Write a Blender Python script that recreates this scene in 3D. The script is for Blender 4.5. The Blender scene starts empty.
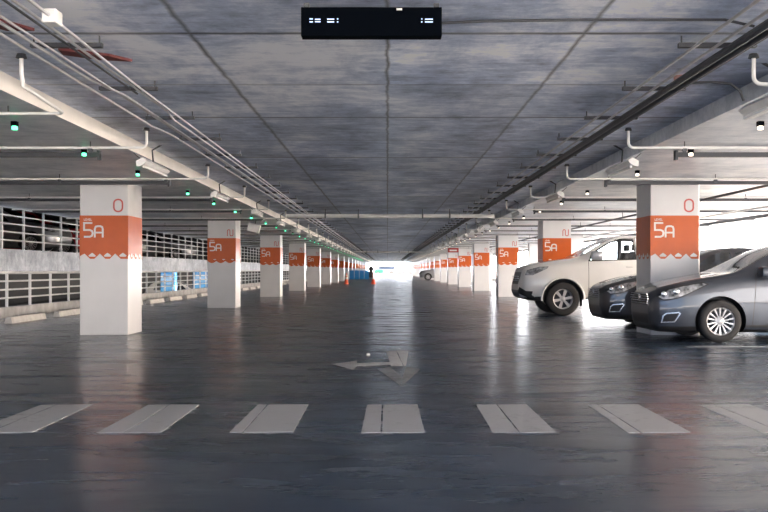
import bpy, bmesh, math, random
from mathutils import Vector, Matrix
random.seed(7)
S = bpy.context.scene
COL = S.collection
F, CX, HY, H = 940.0, 387.5, 270.0, 1.05     # focal length in pixels, vanishing point, eye height

# ------------------------------------------------------------------ helpers
def link(o, parent=None):
    COL.objects.link(o)
    if parent is not None: o.parent = parent
    return o

def tag(o, label=None, cat=None, group=None, kind=None):
    if label: o['label'] = label
    if cat: o['category'] = cat
    if group: o['group'] = group
    if kind: o['kind'] = kind
    return o

def empty(name, loc=(0, 0, 0), label=None, cat=None, group=None):
    o = bpy.data.objects.new(name, None); o.empty_display_size = .2
    link(o); o.location = loc
    return tag(o, label, cat, group)

ONES = ['', 'first', 'second', 'third', 'fourth', 'fifth', 'sixth', 'seventh', 'eighth', 'ninth', 'tenth', 'eleventh', 'twelfth',
        'thirteenth', 'fourteenth', 'fifteenth', 'sixteenth', 'seventeenth', 'eighteenth', 'nineteenth']
TENS = ['', '', 'twent', 'thirt', 'fort', 'fift', 'sixt', 'sevent', 'eight', 'ninet']
def ordw(n):
    if n < 20: return ONES[n]
    t, u = divmod(n, 10)
    return TENS[t] + ('ieth' if u == 0 else 'y-' + ONES[u])

class MB:
    def __init__(s): s.v = []; s.f = []; s.m = []; s.cur = 0
    def add(s, vs, fs):
        b = len(s.v); s.v += [tuple(v) for v in vs]
        for f in fs: s.f.append(tuple(i + b for i in f)); s.m.append(s.cur)
        return s
    def box(s, x0, x1, y0, y1, z0, z1):
        vs = [(x, y, z) for x in (x0, x1) for y in (y0, y1) for z in (z0, z1)]
        return s.add(vs, [(0, 1, 3, 2), (4, 6, 7, 5), (0, 4, 5, 1), (2, 3, 7, 6), (0, 2, 6, 4), (1, 5, 7, 3)])
    def bbox(s, x0, x1, y0, y1, z0, z1, b=.01):
        """box with chamfered edges"""
        bm = bmesh.new()
        bmesh.ops.create_cube(bm, size=1)
        bmesh.ops.scale(bm, vec=(x1 - x0, y1 - y0, z1 - z0), verts=bm.verts)
        bmesh.ops.translate(bm, vec=((x0 + x1) / 2, (y0 + y1) / 2, (z0 + z1) / 2), verts=bm.verts)
        bmesh.ops.bevel(bm, geom=list(bm.edges), offset=b, segments=2, affect='EDGES', profile=.5)
        bm.verts.index_update()
        s.add([v.co[:] for v in bm.verts], [[v.index for v in f.verts] for f in bm.faces]); bm.free()
        return s
    def tube(s, pts, r, n=10, cap=True):
        pts = [Vector(p) for p in pts]
        rs = r if isinstance(r, (list, tuple)) else [r] * len(pts)
        rings = []
        up = None
        for i, p in enumerate(pts):
            if i == 0: t = pts[1] - p
            elif i == len(pts) - 1: t = p - pts[i - 1]
            else: t = (pts[i + 1] - p).normalized() + (p - pts[i - 1]).normalized()
            t.normalize()
            if up is None:
                up = Vector((0, 0, 1)) if abs(t.z) < .9 else Vector((1, 0, 0))
            u = t.cross(up)
            if u.length < 1e-4: u = t.cross(Vector((0, 1, 0)))
            u.normalize(); w = u.cross(t).normalized(); up = w
            rings.append([p + (u * math.cos(a) + w * math.sin(a)) * rs[i] for a in [2 * math.pi * k / n for k in range(n)]])
        vs = [v for rg in rings for v in rg]; fs = []
        for i in range(len(rings) - 1):
            for k in range(n):
                a = i * n + k; b = i * n + (k + 1) % n
                fs.append((a, b, b + n, a + n))
        if cap:
            fs.append(tuple(range(n - 1, -1, -1))); fs.append(tuple(range((len(rings) - 1) * n, len(rings) * n)))
        return s.add(vs, fs)
    def lathe(s, prof, c=(0, 0, 0), axis='z', n=32):
        """prof: (radius, height) pairs revolved about axis"""
        vs = []
        for r, h in prof:
            for k in range(n):
                a = 2 * math.pi * k / n; x, y = r * math.cos(a), r * math.sin(a)
                p = (x, y, h) if axis == 'z' else (x, h, y)
                vs.append((p[0] + c[0], p[1] + c[1], p[2] + c[2]))
        fs = []
        for i in range(len(prof) - 1):
            for k in range(n):
                a = i * n + k; b = i * n + (k + 1) % n
                fs.append((a, b, b + n, a + n))
        return s.add(vs, fs)
    def prism(s, poly, fn0, fn1):
        """poly of 2D points, fn0/fn1 map to 3D on near and far face"""
        n = len(poly)
        vs = [fn0(p) for p in poly] + [fn1(p) for p in poly]
        fs = [tuple(range(n)), tuple(range(2 * n - 1, n - 1, -1))] + [(i, i + n, (i + 1) % n + n, (i + 1) % n) for i in range(n)]
        return s.add(vs, fs)
    def build(s, name, mat, parent=None, smooth=False):
        me = bpy.data.meshes.new(name)
        me.from_pydata(s.v, [], s.f); me.update()
        bm = bmesh.new(); bm.from_mesh(me); bmesh.ops.recalc_face_normals(bm, faces=bm.faces); bm.to_mesh(me); bm.free()
        mats = mat if isinstance(mat, (list, tuple)) else [mat]
        for m in mats: me.materials.append(m)
        if len(mats) > 1: me.polygons.foreach_set('material_index', s.m)
        if smooth:
            me.polygons.foreach_set('use_smooth', [True] * len(me.polygons))
            try: me.set_sharp_from_angle(angle=math.radians(40))
            except Exception: pass
        o = bpy.data.objects.new(name, me)
        return link(o, parent)

def arc_pts(p0, p1, p2, k=5):
    """round the corner p1 of a polyline"""
    p0, p1, p2 = map(Vector, (p0, p1, p2))
    return [(1 - t) ** 2 * p0 + 2 * t * (1 - t) * p1 + t * t * p2 for t in [i / k for i in range(k + 1)]]

def copy_tree(o, parent=None):
    c = o.copy(); COL.objects.link(c)
    if parent is not None: c.parent = parent
    for ch in list(KIDS.get(o.name, [])): copy_tree(ch, c)
    return c
KIDS = {}
def index_kids(o):
    for x in list(bpy.data.objects):
        if x.parent is not None:
            KIDS.setdefault(x.parent.name, [])
            if x not in KIDS[x.parent.name]: KIDS[x.parent.name].append(x)

# ------------------------------------------------------------------ materials
def N(nt, t, **kw):
    n = nt.nodes.new(t)
    for k, v in kw.items():
        if k in n.inputs.keys(): n.inputs[k].default_value = v
        else: setattr(n, k, v)
    return n
def newmat(name):
    m = bpy.data.materials.new(name); m.use_nodes = True
    return m, m.node_tree, m.node_tree.nodes['Principled BSDF']
def mat(name, col, rough=.5, metal=0, noise=.06, nscale=6, coat=0, spec=.5, bump=0):
    m, nt, b = newmat(name)
    L = nt.links.new
    tc = N(nt, 'ShaderNodeTexCoord'); nz = N(nt, 'ShaderNodeTexNoise', Scale=nscale, Detail=4)
    L(tc.outputs['Object'], nz.inputs['Vector'])
    mr = N(nt, 'ShaderNodeMapRange'); mr.inputs['From Min'].default_value = .3; mr.inputs['From Max'].default_value = .7
    mr.inputs['To Min'].default_value = 1 - noise; mr.inputs['To Max'].default_value = 1 + noise
    L(nz.outputs['Fac'], mr.inputs['Value'])
    mx = N(nt, 'ShaderNodeVectorMath', operation='SCALE'); mx.inputs[0].default_value = col[:3]
    L(mr.outputs[0], mx.inputs['Scale']); L(mx.outputs[0], b.inputs['Base Color'])
    b.inputs['Roughness'].default_value = rough; b.inputs['Metallic'].default_value = metal
    b.inputs['Coat Weight'].default_value = coat; b.inputs['Coat Roughness'].default_value = .05
    b.inputs['Specular IOR Level'].default_value = spec
    if bump:
        bp = N(nt, 'ShaderNodeBump', Strength=bump, Distance=.01); L(nz.outputs['Fac'], bp.inputs['Height']); L(bp.outputs[0], b.inputs['Normal'])
    return m
def emat(name, col, strength):
    m, nt, b = newmat(name)
    b.inputs['Base Color'].default_value = (*col, 1); b.inputs['Emission Color'].default_value = (*col, 1)
    b.inputs['Emission Strength'].default_value = strength
    return m
def ramp(nt, stops):
    r = nt.nodes.new('ShaderNodeValToRGB'); e = r.color_ramp.elements
    while len(e) < len(stops): e.new(.5)
    for i, (p, c) in enumerate(stops): e[i].position = p; e[i].color = (c if len(c) == 4 else (*c, 1))
    return r
def math_(nt, op, a, b=None, c=None, clamp=False):
    n = nt.nodes.new('ShaderNodeMath'); n.operation = op; n.use_clamp = clamp
    for i, v in enumerate((a, b, c)):
        if v is None: continue
        if hasattr(v, 'links'): nt.links.new(v, n.inputs[i])
        else: n.inputs[i].default_value = v
    return n.outputs[0]

def ceiling_mat(name, c0, c1, c2, seams):
    m, nt, b = newmat(name); L = nt.links.new
    g = N(nt, 'ShaderNodeNewGeometry'); pos = g.outputs['Position']
    sx = N(nt, 'ShaderNodeSeparateXYZ'); L(pos, sx.inputs[0])
    def nz(scale, vec, detail=6, rough=.6, dist=0):
        mp = N(nt, 'ShaderNodeMapping'); mp.inputs['Scale'].default_value = vec; L(pos, mp.inputs[0])
        n = N(nt, 'ShaderNodeTexNoise', Scale=scale, Detail=detail, Roughness=rough, Distortion=dist); L(mp.outputs[0], n.inputs['Vector'])
        return n.outputs['Fac']
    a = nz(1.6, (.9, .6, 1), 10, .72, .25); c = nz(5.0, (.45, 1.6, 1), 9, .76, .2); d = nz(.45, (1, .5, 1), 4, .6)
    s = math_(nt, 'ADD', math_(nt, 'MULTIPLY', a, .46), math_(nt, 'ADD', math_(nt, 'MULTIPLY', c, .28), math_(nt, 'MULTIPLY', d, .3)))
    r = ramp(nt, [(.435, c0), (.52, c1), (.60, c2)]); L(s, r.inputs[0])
    out = r.outputs[0]
    if seams:
        w = math_(nt, 'MULTIPLY', math_(nt, 'SUBTRACT', nz(3, (1, 1, 1), 4), .5), .05)
        # board marks: each formwork panel has its own tone
        ci = math_(nt, 'FLOOR', math_(nt, 'DIVIDE', math_(nt, 'SUBTRACT', sx.outputs['Y'], 1.08), 1.72))
        cj = math_(nt, 'FLOOR', math_(nt, 'DIVIDE', math_(nt, 'ADD', sx.outputs['X'], 13.1), 1.31))
        cv = N(nt, 'ShaderNodeCombineXYZ'); L(ci, cv.inputs[0]); L(cj, cv.inputs[1])
        wn = N(nt, 'ShaderNodeTexWhiteNoise'); L(cv.outputs[0], wn.inputs['Vector'])
        tone = math_(nt, 'ADD', .86, math_(nt, 'MULTIPLY', wn.outputs['Value'], .26))
        fac = None
        yy = math_(nt, 'ADD', sx.outputs['Y'], w); xx = math_(nt, 'ADD', sx.outputs['X'], w)
        def dist_mod(v, off, per):
            q = math_(nt, 'FRACT', math_(nt, 'DIVIDE', math_(nt, 'SUBTRACT', v, off - per / 2), per))
            return math_(nt, 'MULTIPLY', math_(nt, 'ABSOLUTE', math_(nt, 'SUBTRACT', q, .5)), per)
        fade = nz(1.1, (1, 1, 1), 2)
        for v, off, per, wid, st in ((yy, 6.24, 3.44, .045, .95), (yy, 4.52, 3.44, .035, .45), (xx, -1.31, 200, .03, .8), (xx, 1.31, 200, .025, .7), (xx, 0, 200, .02, .85)):
            dm = dist_mod(v, off, per)
            l = math_(nt, 'MULTIPLY', math_(nt, 'SUBTRACT', 1, math_(nt, 'DIVIDE', dm, wid), clamp=True), st)
            l = math_(nt, 'MULTIPLY', l, math_(nt, 'ADD', .55, fade))
            fac = l if fac is None else math_(nt, 'MAXIMUM', fac, l)
        sc = N(nt, 'ShaderNodeVectorMath', operation='SCALE'); L(out, sc.inputs[0]); L(tone, sc.inputs['Scale'])
        mx = N(nt, 'ShaderNodeMix', data_type='RGBA'); L(math_(nt, 'MINIMUM', fac, .95), mx.inputs['Factor'])
        L(sc.outputs[0], mx.inputs['A']); mx.inputs['B'].default_value = (.035, .038, .045, 1); out = mx.outputs['Result']
    L(out, b.inputs['Base Color']); b.inputs['Roughness'].default_value = .40; b.inputs['Specular IOR Level'].default_value = .5
    bp = N(nt, 'ShaderNodeBump', Strength=.25, Distance=.02); L(c, bp.inputs['Height']); L(bp.outputs[0], b.inputs['Normal'])
    return m

def floor_mat():
    m, nt, b = newmat('polished_floor_concrete'); L = nt.links.new
    g = N(nt, 'ShaderNodeNewGeometry'); pos = g.outputs['Position']
    def nz(scale, vec, detail=6, rough=.6, dist=0):
        mp = N(nt, 'ShaderNodeMapping'); mp.inputs['Scale'].default_value = vec; L(pos, mp.inputs[0])
        n = N(nt, 'ShaderNodeTexNoise', Scale=scale, Detail=detail, Roughness=rough, Distortion=dist); L(mp.outputs[0], n.inputs['Vector'])
        return n.outputs['Fac']
    a = nz(.55, (1, 1, 1), 6); c = nz(6, (.7, 1.3, 1), 8, .7)
    s = math_(nt, 'ADD', math_(nt, 'MULTIPLY', a, .6), math_(nt, 'MULTIPLY', c, .4))
    r = ramp(nt, [(.38, (.008, .018, .034)), (.53, (.022, .040, .070)), (.66, (.065, .095, .145))]); L(s, r.inputs[0])
    L(r.outputs[0], b.inputs['Base Color'])
    sc = nz(2.2, (.5, 1.6, 1), 8, .7, .5); st = nz(.8, (.25, 2.5, 1), 5, .6)
    rr = math_(nt, 'ADD', .02, math_(nt, 'ADD', math_(nt, 'MULTIPLY', sc, .32), math_(nt, 'MULTIPLY', st, .16)))
    L(rr, b.inputs['Roughness'])
    b.inputs['Specular IOR Level'].default_value = .65
    bp = N(nt, 'ShaderNodeBump', Strength=.14, Distance=.012)
    L(math_(nt, 'ADD', nz(1.7, (.5, 1.4, 1), 4), math_(nt, 'MULTIPLY', nz(14, (1, 1, 1), 3), .08)), bp.inputs['Height']); L(bp.outputs[0], b.inputs['Normal'])
    return m

def paint_mark_mat(name, col, wear):
    """worn road paint: chips show the floor colour"""
    m, nt, b = newmat(name); L = nt.links.new
    g = N(nt, 'ShaderNodeNewGeometry')
    n1 = N(nt, 'ShaderNodeTexNoise', Scale=9, Detail=8, Roughness=.75); L(g.outputs['Position'], n1.inputs['Vector'])
    n2 = N(nt, 'ShaderNodeTexNoise', Scale=1.6, Detail=3); L(g.outputs['Position'], n2.inputs['Vector'])
    s = math_(nt, 'ADD', math_(nt, 'MULTIPLY', n1.outputs['Fac'], .6), math_(nt, 'MULTIPLY', n2.outputs['Fac'], .4))
    r = ramp(nt, [(wear - .06, tuple(x * .35 for x in col)), (wear + .08, col)]); L(s, r.inputs[0]); L(r.outputs[0], b.inputs['Base Color'])
    b.inputs['Roughness'].default_value = .45
    return m

M = {}
M['floor'] = floor_mat()
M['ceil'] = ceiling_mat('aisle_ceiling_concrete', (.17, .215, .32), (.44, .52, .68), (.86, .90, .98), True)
M['soffit'] = ceiling_mat('bay_ceiling_concrete', (.40, .44, .50), (.62, .65, .70), (.82, .83, .85), False)
M['deck'] = ceiling_mat('deck_edge_concrete', (.15, .17, .20), (.30, .33, .38), (.50, .53, .57), False)
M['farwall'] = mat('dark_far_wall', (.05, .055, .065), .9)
M['cream'] = mat('cream_beam_paint', (.80, .77, .72), .55, nscale=1.2, noise=.10)
M['white'] = mat('white_column_paint', (.62, .62, .63), .28, nscale=1.5, noise=.05, spec=.3)
M['orange'] = mat('orange_band_paint', (.50, .095, .015), .28, noise=.05, spec=.25)
M['glyph'] = mat('white_lettering', (.66, .65, .63), .5, noise=.02)
M['glyph_red'] = mat('red_outline_numeral', (.52, .10, .09), .5, noise=.02)
M['galv'] = mat('galvanised_conduit', (.50, .51, .53), .38, .55, noise=.12, nscale=9)
M['dark_steel'] = mat('dark_steel', (.07, .075, .085), .5, .5)
M['white_pipe'] = mat('white_pipe', (.75, .75, .74), .4, noise=.08)
M['rail'] = mat('white_rail_paint', (.70, .72, .75), .4, noise=.06)
M['kerb'] = mat('kerb_concrete', (.42, .43, .45), .7, noise=.25, nscale=3, bump=.3)
M['stop'] = mat('wheel_stop_concrete', (.62, .62, .62), .7, noise=.18, nscale=5, bump=.3)
M['mark'] = paint_mark_mat('worn_crossing_paint', (.33, .345, .37), .38)
M['mark2'] = paint_mark_mat('worn_arrow_paint', (.46, .48, .50), .42)
M['mark3'] = paint_mark_mat('very_worn_arrow_paint', (.22, .24, .26), .47)
M['blackbox'] = mat('matt_black_casing', (.001, .002, .004), .7, spec=.02)
M['led'] = emat('blue_white_led', (.50, .64, 1), .8)
M['green'] = emat('green_indicator_led', (.10, .95, .45), 2.6)
M['pale'] = emat('pale_indicator_led', (1, .86, .72), 1.6)
M['tyre'] = mat('tyre_rubber', (.018, .018, .02), .75, nscale=30, bump=.2)
M['alloy'] = mat('alloy_wheel', (.55, .55, .57), .3, .35, noise=.03)
M['chrome'] = mat('chrome_trim', (.75, .75, .77), .15, 1, noise=.02)
M['black'] = mat('black_plastic', (.014, .014, .016), .5)
M['seat'] = mat('grey_seat_fabric', (.08, .08, .085), .8)
M['red'] = mat('red_paint', (.38, .03, .03), .45)
M['darkred'] = mat('dark_red_panel', (.10, .012, .014), .6)
M['cone'] = mat('cone_orange_red', (.75, .09, .035), .5)
M['blue'] = mat('blue_barrier_plastic', (.03, .25, .62), .4)
M['skin'] = mat('skin', (.45, .28, .2), .6)
M['cloth'] = mat('dark_clothing', (.03, .03, .035), .8)
M['ground'] = mat('pale_outdoor_paving', (.62, .60, .57), .8, nscale=.6, noise=.1)
M['plate'] = mat('number_plate', (.7, .7, .7), .4)
def glass(name, tint, trans):
    m, nt, b = newmat(name); L = nt.links.new
    out = nt.nodes['Material Output']; tr = N(nt, 'ShaderNodeBsdfTransparent'); tr.inputs[0].default_value = (*tint, 1)
    gl = N(nt, 'ShaderNodeBsdfGlossy'); gl.inputs['Roughness'].default_value = .03; gl.inputs['Color'].default_value = (.9, .92, .95, 1)
    fr = N(nt, 'ShaderNodeFresnel', IOR=1.55); mx = N(nt, 'ShaderNodeMixShader')
    L(math_(nt, 'ADD', fr.outputs[0], .04, clamp=True), mx.inputs[0]); L(tr.outputs[0], mx.inputs[1]); L(gl.outputs[0], mx.inputs[2]); L(mx.outputs[0], out.inputs[0])
    return m
M['glass'] = glass('tinted_car_glass', (.30, .33, .35), 1)
M['glass_dark'] = glass('dark_car_glass', (.04, .05, .06), 1)
M['glass_clear'] = glass('clear_car_glass', (.72, .75, .76), 1)
M['lamp_glass'] = mat('headlight_lens', (.42, .43, .45), .12, .5, noise=.95, nscale=11, coat=1)
def carpaint(name, col, metal=.35, rough=.28): return mat(name, col, rough, metal, noise=.02, coat=1)
M['grey_car'] = carpaint('dark_blue_grey_car_paint', (.034, .041, .056), .3, .30)
M['navy_car'] = carpaint('blackish_brown_car_paint', (.018, .020, .03), .3)
M['white_car'] = carpaint('white_car_paint', (.72, .71, .69), 0, .3)
M['silver_car'] = carpaint('silver_car_paint', (.32, .33, .35), .6)
M['red_car'] = carpaint('red_car_paint', (.45, .02, .03), .1)
M['blue_car'] = carpaint('blue_car_paint', (.03, .20, .42), .1)
M['green_van'] = carpaint('green_van_paint', (.03, .20, .13), .1)

# ------------------------------------------------------------------ setting
YB, YE = -3.5, 188.0
XL, XR, XS = -8.55, 10.4, 3.05
ZA, ZB = 1.05 + 1.57, 1.05 + 1.42
def struct(name, mb, m):
    return tag(mb.build(name, m), kind='structure')
struct('floor', MB().box(XL, XR + .15, YB, YE, -.35, 0), M['floor'])
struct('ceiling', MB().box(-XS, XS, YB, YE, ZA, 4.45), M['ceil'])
struct('ceiling_left', MB().box(XL, -XS, YB, YE, ZB, 4.45), M['soffit'])
struct('ceiling_right', MB().box(XS, XR, YB, YE, ZB, 4.45), M['soffit'])
struct('trim_1', MB().box(-XS, -XS + .004, YB, YE, ZB, ZA), M['cream'])
struct('trim_2', MB().box(XS - .004, XS, YB, YE, ZB, ZA), M['soffit'])  # duller tone than the left drop face: its shade is put into the colour
struct('trim_3', MB().box(XL, XL + .22, YB, YE, 0, .23), M['kerb'])
struct('trim_4', MB().box(XR - .07, XR + .15, YB, YE, 0, .23), M['kerb'])
struct('ground', MB().box(XR + .15, 400, -60, 700, -.5, -.4).box(-60, XR + .15, YE, 700, -.5, -.02).box(-200, XR + .15, -200, YB, -.5, -.4), M['ground'])  # right and rear slabs added to bounce sunlight up indoors; far one is real
# neighbouring split-level decks on the left
XD = -9.0
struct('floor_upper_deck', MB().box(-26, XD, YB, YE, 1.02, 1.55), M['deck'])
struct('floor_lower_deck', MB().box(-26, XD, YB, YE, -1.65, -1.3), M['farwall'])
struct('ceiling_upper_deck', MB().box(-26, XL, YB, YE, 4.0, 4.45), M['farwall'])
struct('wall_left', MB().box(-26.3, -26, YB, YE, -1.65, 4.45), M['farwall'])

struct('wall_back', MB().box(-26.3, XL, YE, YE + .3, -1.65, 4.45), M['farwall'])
# ------------------------------------------------------------------ columns
CW, CD, D0, SP, XC = .78, .86, 15.18, 10.76, 4.19
def yz(px_y): return 1.05 - (px_y - 270) * D0 / F
ZT, ZBd = yz(215.5), yz(257)
def stroke(mb, pts, w, fn, closed=False, t=.004):
    """flat polyline stroke in 2D, extruded to thickness t; fn(u,v,depth)->3D"""
    n = len(pts)
    L_, R_ = [], []
    for i in range(n):
        p = Vector(pts[i])
        a = Vector(pts[i - 1]) if (i > 0 or closed) else None
        b = Vector(pts[(i + 1) % n]) if (i < n - 1 or closed) else None
        d0 = (p - a).normalized() if a is not None else None; d1 = (b - p).normalized() if b is not None else None
        d = (d0 + d1).normalized() if (d0 is not None and d1 is not None) else (d0 if d0 is not None else d1)
        k = 1 / max(.5, d.dot(d1 if d1 is not None else d0))
        nn = Vector((-d.y, d.x)) * w / 2 * k
        L_.append(p + nn); R_.append(p - nn)
    for i in range(n if closed else n - 1):
        j = (i + 1) % n
        q = [L_[i], L_[j], R_[j], R_[i]]
        mb.prism(q, lambda p: fn(p.x, p.y, 0), lambda p: fn(p.x, p.y, t))
def rrect(x0, x1, z0, z1, r, k=4):
    pts = []
    for cx, cz, a0 in ((x1 - r, z1 - r, 0), (x0 + r, z1 - r, 90), (x0 + r, z0 + r, 180), (x1 - r, z0 + r, 270)):
        for i in range(k + 1):
            a = math.radians(a0 + 90 * i / k); pts.append((cx + r * math.cos(a), cz + r * math.sin(a)))
    return pts
def column_meshes(style):
    """local: x 0..CW, y 0..CD, z up. style 'O' mountain edge, 'N' scalloped edge"""
    body = MB().bbox(0, CW, 0, CD, 0, ZB, .012)
    band, motif, letters, num = MB(), MB(), MB(), MB()
    per = CW / 3.15
    def band_poly(W):
        if style == 'O':
            pts = [(0, ZT), (0, ZBd)]; x = 0
            amp = .085
            base = ZBd - .03
            pts = [(0, ZT), (0, base + amp * .5)]
            k = 0; c = W * .10
            while c < W + per:
                for dx, z in ((0, base + amp), (per * .36, base), (per * .64, base)):
                    xx = c + dx
                    if 0 < xx < W: pts.append((xx, z))
                c += per
            pts += [(W, base + (0 if False else .0)), (W, ZT)]
        else:
            base = ZBd - .02; r = per / 2; pts = [(0, ZT)]
            c = 0
            while c < W - .01:
                ww = min(per, W - c)
                for i in range(0, 9):
                    u = i / 8
                    if u * per > ww + 1e-6: break
                    pts.append((c + u * per, base + .06 * (1 - math.sin(math.pi * u))))
                c += per
            pts += [(W, ZT)]
        out = []
        for p in pts:
            if not out or (abs(p[0] - out[-1][0]) + abs(p[1] - out[-1][1])) > 1e-4: out.append(p)
        return out
    faces = [(CW, lambda u, v, t: (u, -.003 - t, v)), (CW, lambda u, v, t: (CW - u, CD + .003 + t, v)),
             (CD, lambda u, v, t: (CW + .003 + t, u, v)), (CD, lambda u, v, t: (-.003 - t, CD - u, v))]
    for W, fn in faces:
        band.prism(band_poly(W), lambda p, fn=fn: fn(p[0], p[1], -.006), lambda p, fn=fn: fn(p[0], p[1], 0))
        c = W * .10 + per / 2
        while c < W - .02:
            if style == 'O': tri = [(c - .06, ZBd + .02), (c - .045, ZBd + .005), (c + .045, ZBd + .005), (c + .06, ZBd + .02), (c + .035, ZBd + .045), (c, ZBd + .068), (c - .035, ZBd + .045)]
            else: tri = [(c - .05, ZBd + .085), (c, ZBd + .06), (c + .05, ZBd + .085), (c, ZBd + .092)]
            tri = [(min(max(p[0], 0), W), p[1]) for p in tri]
            motif.prism(tri, lambda p, fn=fn: fn(p[0], p[1], -.001), lambda p, fn=fn: fn(p[0], p[1], .0015))
            c += per
        if W == CD: continue
        # lettering on front and back face: 5A
        s = CW
        def P(x, y): return (x * s / 48 * 1.0, yz(y))
        fn2 = lambda u, v, t, fn=fn: fn(u, v, t * .5)
        w = .030
        five = [P(12.6, 223), P(4.4, 223), P(4.4, 230)] + [P(x, y) for x, y in ((10, 230), (12.2, 231), (13, 233), (12.2, 235.8), (10, 236.8), (4.2, 236.8))]
        stroke(letters, five, w, fn2)
        A = [P(15, 237.5), P(15, 229), P(16, 226.7), P(18, 226.2), P(20.5, 226.2), P(22.3, 227), P(22.9, 229), P(22.9, 237.5)]
        stroke(letters, A, w, fn2); stroke(letters, [P(15, 232.6), P(22.9, 232.6)], w * .9, fn2)
        # LEVEL, tiny
        x0 = 4.4
        for ch in 'LEVEL':
            q = lambda a, b: P(x0 + a * 1.1, 218.6 + b * 1.9)
            if ch == 'L': stroke(letters, [q(0, 0), q(0, 1), q(1, 1)], .007, fn2)
            elif ch == 'E':
                stroke(letters, [q(1, 0), q(0, 0), q(0, 1), q(1, 1)], .007, fn2); stroke(letters, [q(0, .5), q(.8, .5)], .007, fn2)
            else: stroke(letters, [q(0, 0), q(.5, 1), q(1, 0)], .007, fn2)
            x0 += 1.65
        X0, X1 = 34 * s / 48, 42.5 * s / 48
        if style == 'O':
            stroke(num, rrect(X0, X1, yz(211.5), yz(199.5), .062), .026, fn2, closed=True)
        else:
            o1 = [(X0, yz(212)), (X0, yz(203)), (X0 + .02, yz(201.2)), (X0 + .055, yz(201.2)), (X0 + .07, yz(203)), (X0 + .07, yz(209.5)), (X0 + .085, yz(211.5)), (X1 - .0, yz(211.5)), (X1 + .015, yz(209.5)), (X1 + .015, yz(200.5))]
            stroke(num, o1, .022, fn2)
    return body, band, motif, letters, num
protos = {}
for st in 'ON':
    b, ba, mo, le, nu = column_meshes(st)
    root = empty('parking_column')
    b.build('column_body', M['white'], root); o = ba.build('painted_band', M['orange'], root); tag(o, 'orange painted band')
    mo.build('band_motif', M['glyph'], root); le.build('lettering', M['glyph'], root); nu.build('zone_letter', M['glyph_red'], root)
    protos[st] = root
index_kids(None)
used = {'O': False, 'N': False}
for side in (-1, 1):
    for n in range(17):
        st = 'O' if n == 0 else 'N'
        r = protos[st]
        if used[st]: r = copy_tree(protos[st])
        used[st] = True
        r.location = (-XC - CW if side < 0 else XC + .0037 * (D0 + SP * n), D0 + SP * n, 0)
        row = 'left' if side < 0 else 'right'
        extra = 'nearest column of the %s row, with mountain-edged band' % row if n == 0 else '%s column of the %s row counting from the nearest' % (ordw(n + 1), row)
        tag(r, 'white square column with orange 5A band, ' + extra, 'column', 'columns of the %s row' % row)
# slim rear columns of the right bays
rc = MB().bbox(0, .5, 0, .5, 0, ZB, .01)
for n in range(1, 9):
    if n == 1: o = rc.build('rear_column', M['white']); r0 = o
    else: o = r0.copy(); COL.objects.link(o)
    o.location = (7.15 + (0 if n > 1 else .15), D0 + SP * n - .3 + .3, 0)
    tag(o, 'plain white slim column behind the parked cars, %s along the right side' % ordw(n), 'column', 'rear columns of the right bays')
# thin white downpipe beside nearest right column
o = MB().tube([(XC + CW + .09, D0 + .12, 0), (XC + CW + .09, D0 + .12, ZB)], .016)
o.box(XC + CW + .05, XC + CW + .11, D0 + .10, D0 + .14, 1.9, 1.92).box(XC + CW + .05, XC + CW + .11, D0 + .10, D0 + .14, .9, .92)
tag(o.build('drain_pipe', M['white_pipe'], smooth=True), 'thin white pipe up the right edge of the nearest right column', 'pipe')

# ------------------------------------------------------------------ railings, wheel stops
def railing(name, x, z0, ztop, nb, y0, y1, n_post, lab, grp):
    root = empty(name, (x, y0, z0), lab, 'railing', grp)
    Ln = y1 - y0
    for k in range(nb):
        z = (ztop - z0) * (1 - k / nb * .95) - .03
        r = .032 if k == 0 else .02
        MB().tube([(0, 0, z), (0, Ln, z)], r, 8).build('rail', M['rail'], root, True)
    for k in range(n_post):
        y = Ln * (k + .5) / n_post
        MB().box(-.025, .025, y - .025, y + .025, 0, ztop - z0 - .03).build('post', M['rail'], root)
    return root
index = 0
def rail_rows(name, x, z0, ztop, nb, where, grp):
    p = railing(name, x, z0, ztop, nb, 0, SP, 8, 'x', grp); index_kids(None)
    for i in range(17):
        r = p if i == 0 else copy_tree(p)
        r.location = (x, 5.4 + SP * i, z0)
        r['label'] = 'white tubular railing on %s, %s section from the front' % (where, ordw(i + 1))
rail_rows('deck_railing', XL + .1, .23, 1.02, 4, 'the low kerb of the left edge', 'railings on the left kerb')
rail_rows('deck_railing', XD - .12, 1.55, 2.60, 5, 'the raised concrete deck edge at left', 'railings on the raised deck')
rail_rows('deck_railing', XR + .02, .23, 1.02, 4, 'the kerb of the bright right edge', 'railings on the right kerb')
ws = MB().prism([(0, 0), (.16, 0), (.13, .12), (.03, .12)], lambda p: (p[0], 0, p[1]), lambda p: (p[0], 1.85, p[1]))
w0 = None
for side in (-1, 1):
    for i in range(48):
        if w0 is None: o = ws.build('wheel_stop', M['stop']); w0 = o
        else: o = w0.copy(); COL.objects.link(o)
        o.location = (-7.52 if side < 0 else 8.75, 15.75 + 2.69 * i, 0)
        tag(o, '%s wheel stop from the front on the floor of the %s bays' % (ordw(i + 1) + ' concrete', 'left' if side < 0 else 'right'), 'wheel stop', 'wheel stops of the %s bays' % ('left' if side < 0 else 'right'))

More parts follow.
